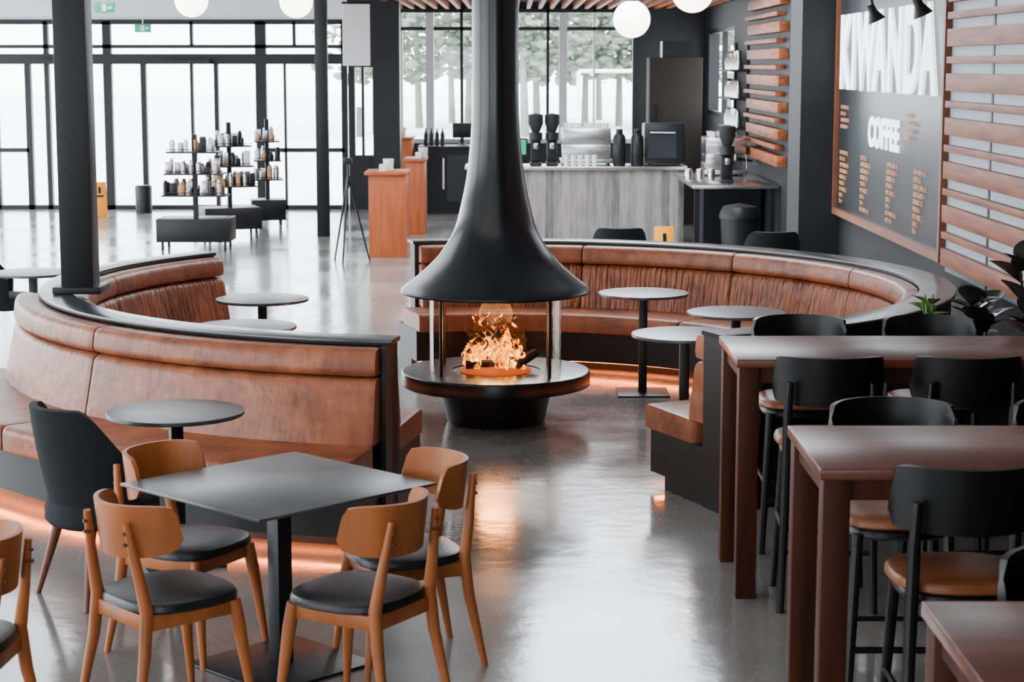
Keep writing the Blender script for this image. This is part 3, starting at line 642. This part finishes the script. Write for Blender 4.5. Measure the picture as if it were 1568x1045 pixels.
place('camera_tripod',kind(('legs',merge(*[tube([(0,0,1.05),(0.26*math.cos(a),0.26*math.sin(a),0)],[0.016,0.01],8) for a in (0.3,2.4,4.5)]),'black'),('column',tube([(0,0,0.9),(0,0,1.22)],0.014,8),'black'),('head',box(-0.05,0.05,-0.04,0.04,1.2,1.27,0.01),'black')),(-2.0,23.4,0))
def stand(w=0.95,d=0.5,h=1.55,seed=1):
    rnd=random.Random(seed)
    cs=merge(*[tube([(x-0.012,y,0.04),(x+0.012,y,0.04)],0.04,12) for x in (-w/2+0.07,w/2-0.07) for y in (-d/2+0.07,d/2-0.07)],
             *[box(x-0.015,x+0.015,y-0.015,y+0.015,0.05,0.12) for x in (-w/2+0.07,w/2-0.07) for y in (-d/2+0.07,d/2-0.07)])
    sh=[];J={'black':[],'kraft':[],'ceramic':[],'steel':[]}
    for zz,ww,yo in ((0.70,w*0.44,0.0),(0.98,w*0.40,0.03),(1.26,w*0.36,-0.02)):
        sh.append(box(-ww,ww,-0.2,0.2,zz,zz+0.02)); sh.append(tube([(-ww,-0.2,zz+0.05),(ww,-0.2,zz+0.05)],0.006,6))
        n=int(ww*2/0.1)
        for i in range(n):
            for j in (-0.12,0.0,0.12):
                if rnd.random()<0.12: continue
                hh=rnd.uniform(0.08,0.21); k=rnd.choice(['black','black','kraft','ceramic','steel','steel','steel','ceramic'] if zz>0.9 else ['black','black','steel','kraft','steel'])
                rr=rnd.uniform(0.03,0.045)
                if rnd.random()<0.3: J[k].append(mv(box(-rr,rr,-rr*0.7,rr*0.7,0,hh,0.003),-ww+0.05+i*0.1,j,zz+0.02))
                else: J[k].append(mv(lathe([(0,0),(rr*0.9,0),(rr,hh*0.8),(rr*0.7,hh*0.85),(rr*0.7,hh),(0,hh)],10),-ww+0.05+i*0.1,j,zz+0.02))
    ps=[('base_box',box(-w/2,w/2,-d/2,d/2,0.12,0.42,0.005),'black'),('castors',cs,'black'),('post',merge(box(-0.03,0.03,-0.03,0.03,0.42,h)),'black'),('shelves',merge(*sh),'black')]
    for k,v in J.items():
        if v: ps.append(('goods_'+k,merge(*v),k))
    return kind(*ps)
place('merchandise_stand',stand(0.95,0.6,1.5,1),(-4.12,24.95,0)); place('merchandise_stand',stand(0.8,0.5,1.6,2),(-3.95,26.8,0),R(20)); place('merchandise_stand',stand(0.5,0.5,1.6,3),(-3.62,28.4,0),R(10))

# ------------------------------------------------------------------ planter with rubber plants
def leaf(l,w):
    V=[];F=[];n=7
    for i in range(n+1):
        t=i/n; ww=w*math.sin(math.pi*min(1,t*0.96+0.02))**0.8
        zz=-0.25*l*t*t
        V+= [Vector((-ww,l*t,zz+ww*0.3)),Vector((0,l*t,zz)),Vector((ww,l*t,zz+ww*0.3))]
    for i in range(n):
        a=i*3; F+=[(a,a+1,a+4,a+3),(a+1,a+2,a+5,a+4)]
    return (V,F)
def plant(h,nl,l,w,seed,hb):
    rnd=random.Random(seed); st_=[];lv=[]
    for s in range(3):
        a=rnd.uniform(0,6.28); top=(0.09*math.cos(a),0.09*math.sin(a),h*rnd.uniform(0.8,1))
        st_.append(tube([(0,0,0),(top[0]*0.4,top[1]*0.4,top[2]*0.5),top],[0.01,0.008,0.005],6))
        for k in range(nl):
            t=hb+(1-hb)*k/nl; p=Vector(top)*t
            g=leaf(l*rnd.uniform(0.7,1.1),w*rnd.uniform(0.8,1.1))
            m=Matrix.Translation(p)@Matrix.Rotation(k*2.4+s+rnd.uniform(-.3,.3),4,'Z')@Matrix.Rotation(rnd.uniform(0.3,1.0),4,'X')
            lv.append(xf(g,m))
    return merge(*st_),merge(*lv)
s1,l1=plant(0.60,8,0.22,0.07,3,0.25); s2,l2=plant(0.36,4,0.13,0.04,5,0.4); s3,l3=plant(0.36,7,0.2,0.065,8,0.3)
place('planter_box',kind(('box',merge(box(1.95,3.05,10.15,10.17,0,0.82),box(1.95,3.05,10.45,10.47,0,0.82),box(1.95,1.97,10.17,10.45,0,0.82),box(3.03,3.05,10.17,10.45,0,0.82)),'plinth'),('soil',box(1.97,3.03,10.17,10.45,0.0,0.80),'soil')))
place('rubber_plant',kind(('stems',s1,'leaf'),('leaves',l1,'leaf')),(2.82,10.3,0.80)); place('rubber_plant',kind(('stems',s3,'leaf'),('leaves',l3,'leaf')),(2.58,10.32,0.80))
place('potted_plant',kind(('stems',s2,'leafg'),('leaves',l2,'leafg')),(2.27,10.28,0.80))

# ------------------------------------------------------------------ lights
def area(name,loc,sx,sy,p,col,rot=(0,0,0)):
    l=bpy.data.lights.new(name,'AREA'); l.shape='RECTANGLE'; l.size=sx; l.size_y=sy; l.energy=p; l.color=col
    o=bpy.data.objects.new(name,l); COL.objects.link(o); o.location=loc; o.rotation_euler=rot; return o
area('overhead_daylight_fill',(0.9,21.5,4.15),2.4,11,1150,(0.86,0.93,1))  # added unseen panel, stands in for high daylight mirrored in the floor
area('overhead_daylight_fill',(-5.5,20,4.15),4,10,600,(0.90,0.95,1))  # added unseen cool fill over the left side, no skylight modelled
area('overhead_warm_fill',(-1.5,7.5,4.15),5,5,100,(1,0.91,0.80))  # added unseen warm fill above the front seating, not a real fixture
pl=bpy.data.lights.new('fire_light','POINT'); pl.energy=24; pl.color=(1,0.36,0.09); pl.shadow_soft_size=0.12
po=bpy.data.objects.new('fire_light',pl); COL.objects.link(po); po.location=(FX,FY,0.62)

w=bpy.data.worlds.new('sky'); sc.world=w; w.use_nodes=True
bg=w.node_tree.nodes['Background']; bg.inputs['Color'].default_value=(0.90,0.95,1,1); bg.inputs['Strength'].default_value=13.5
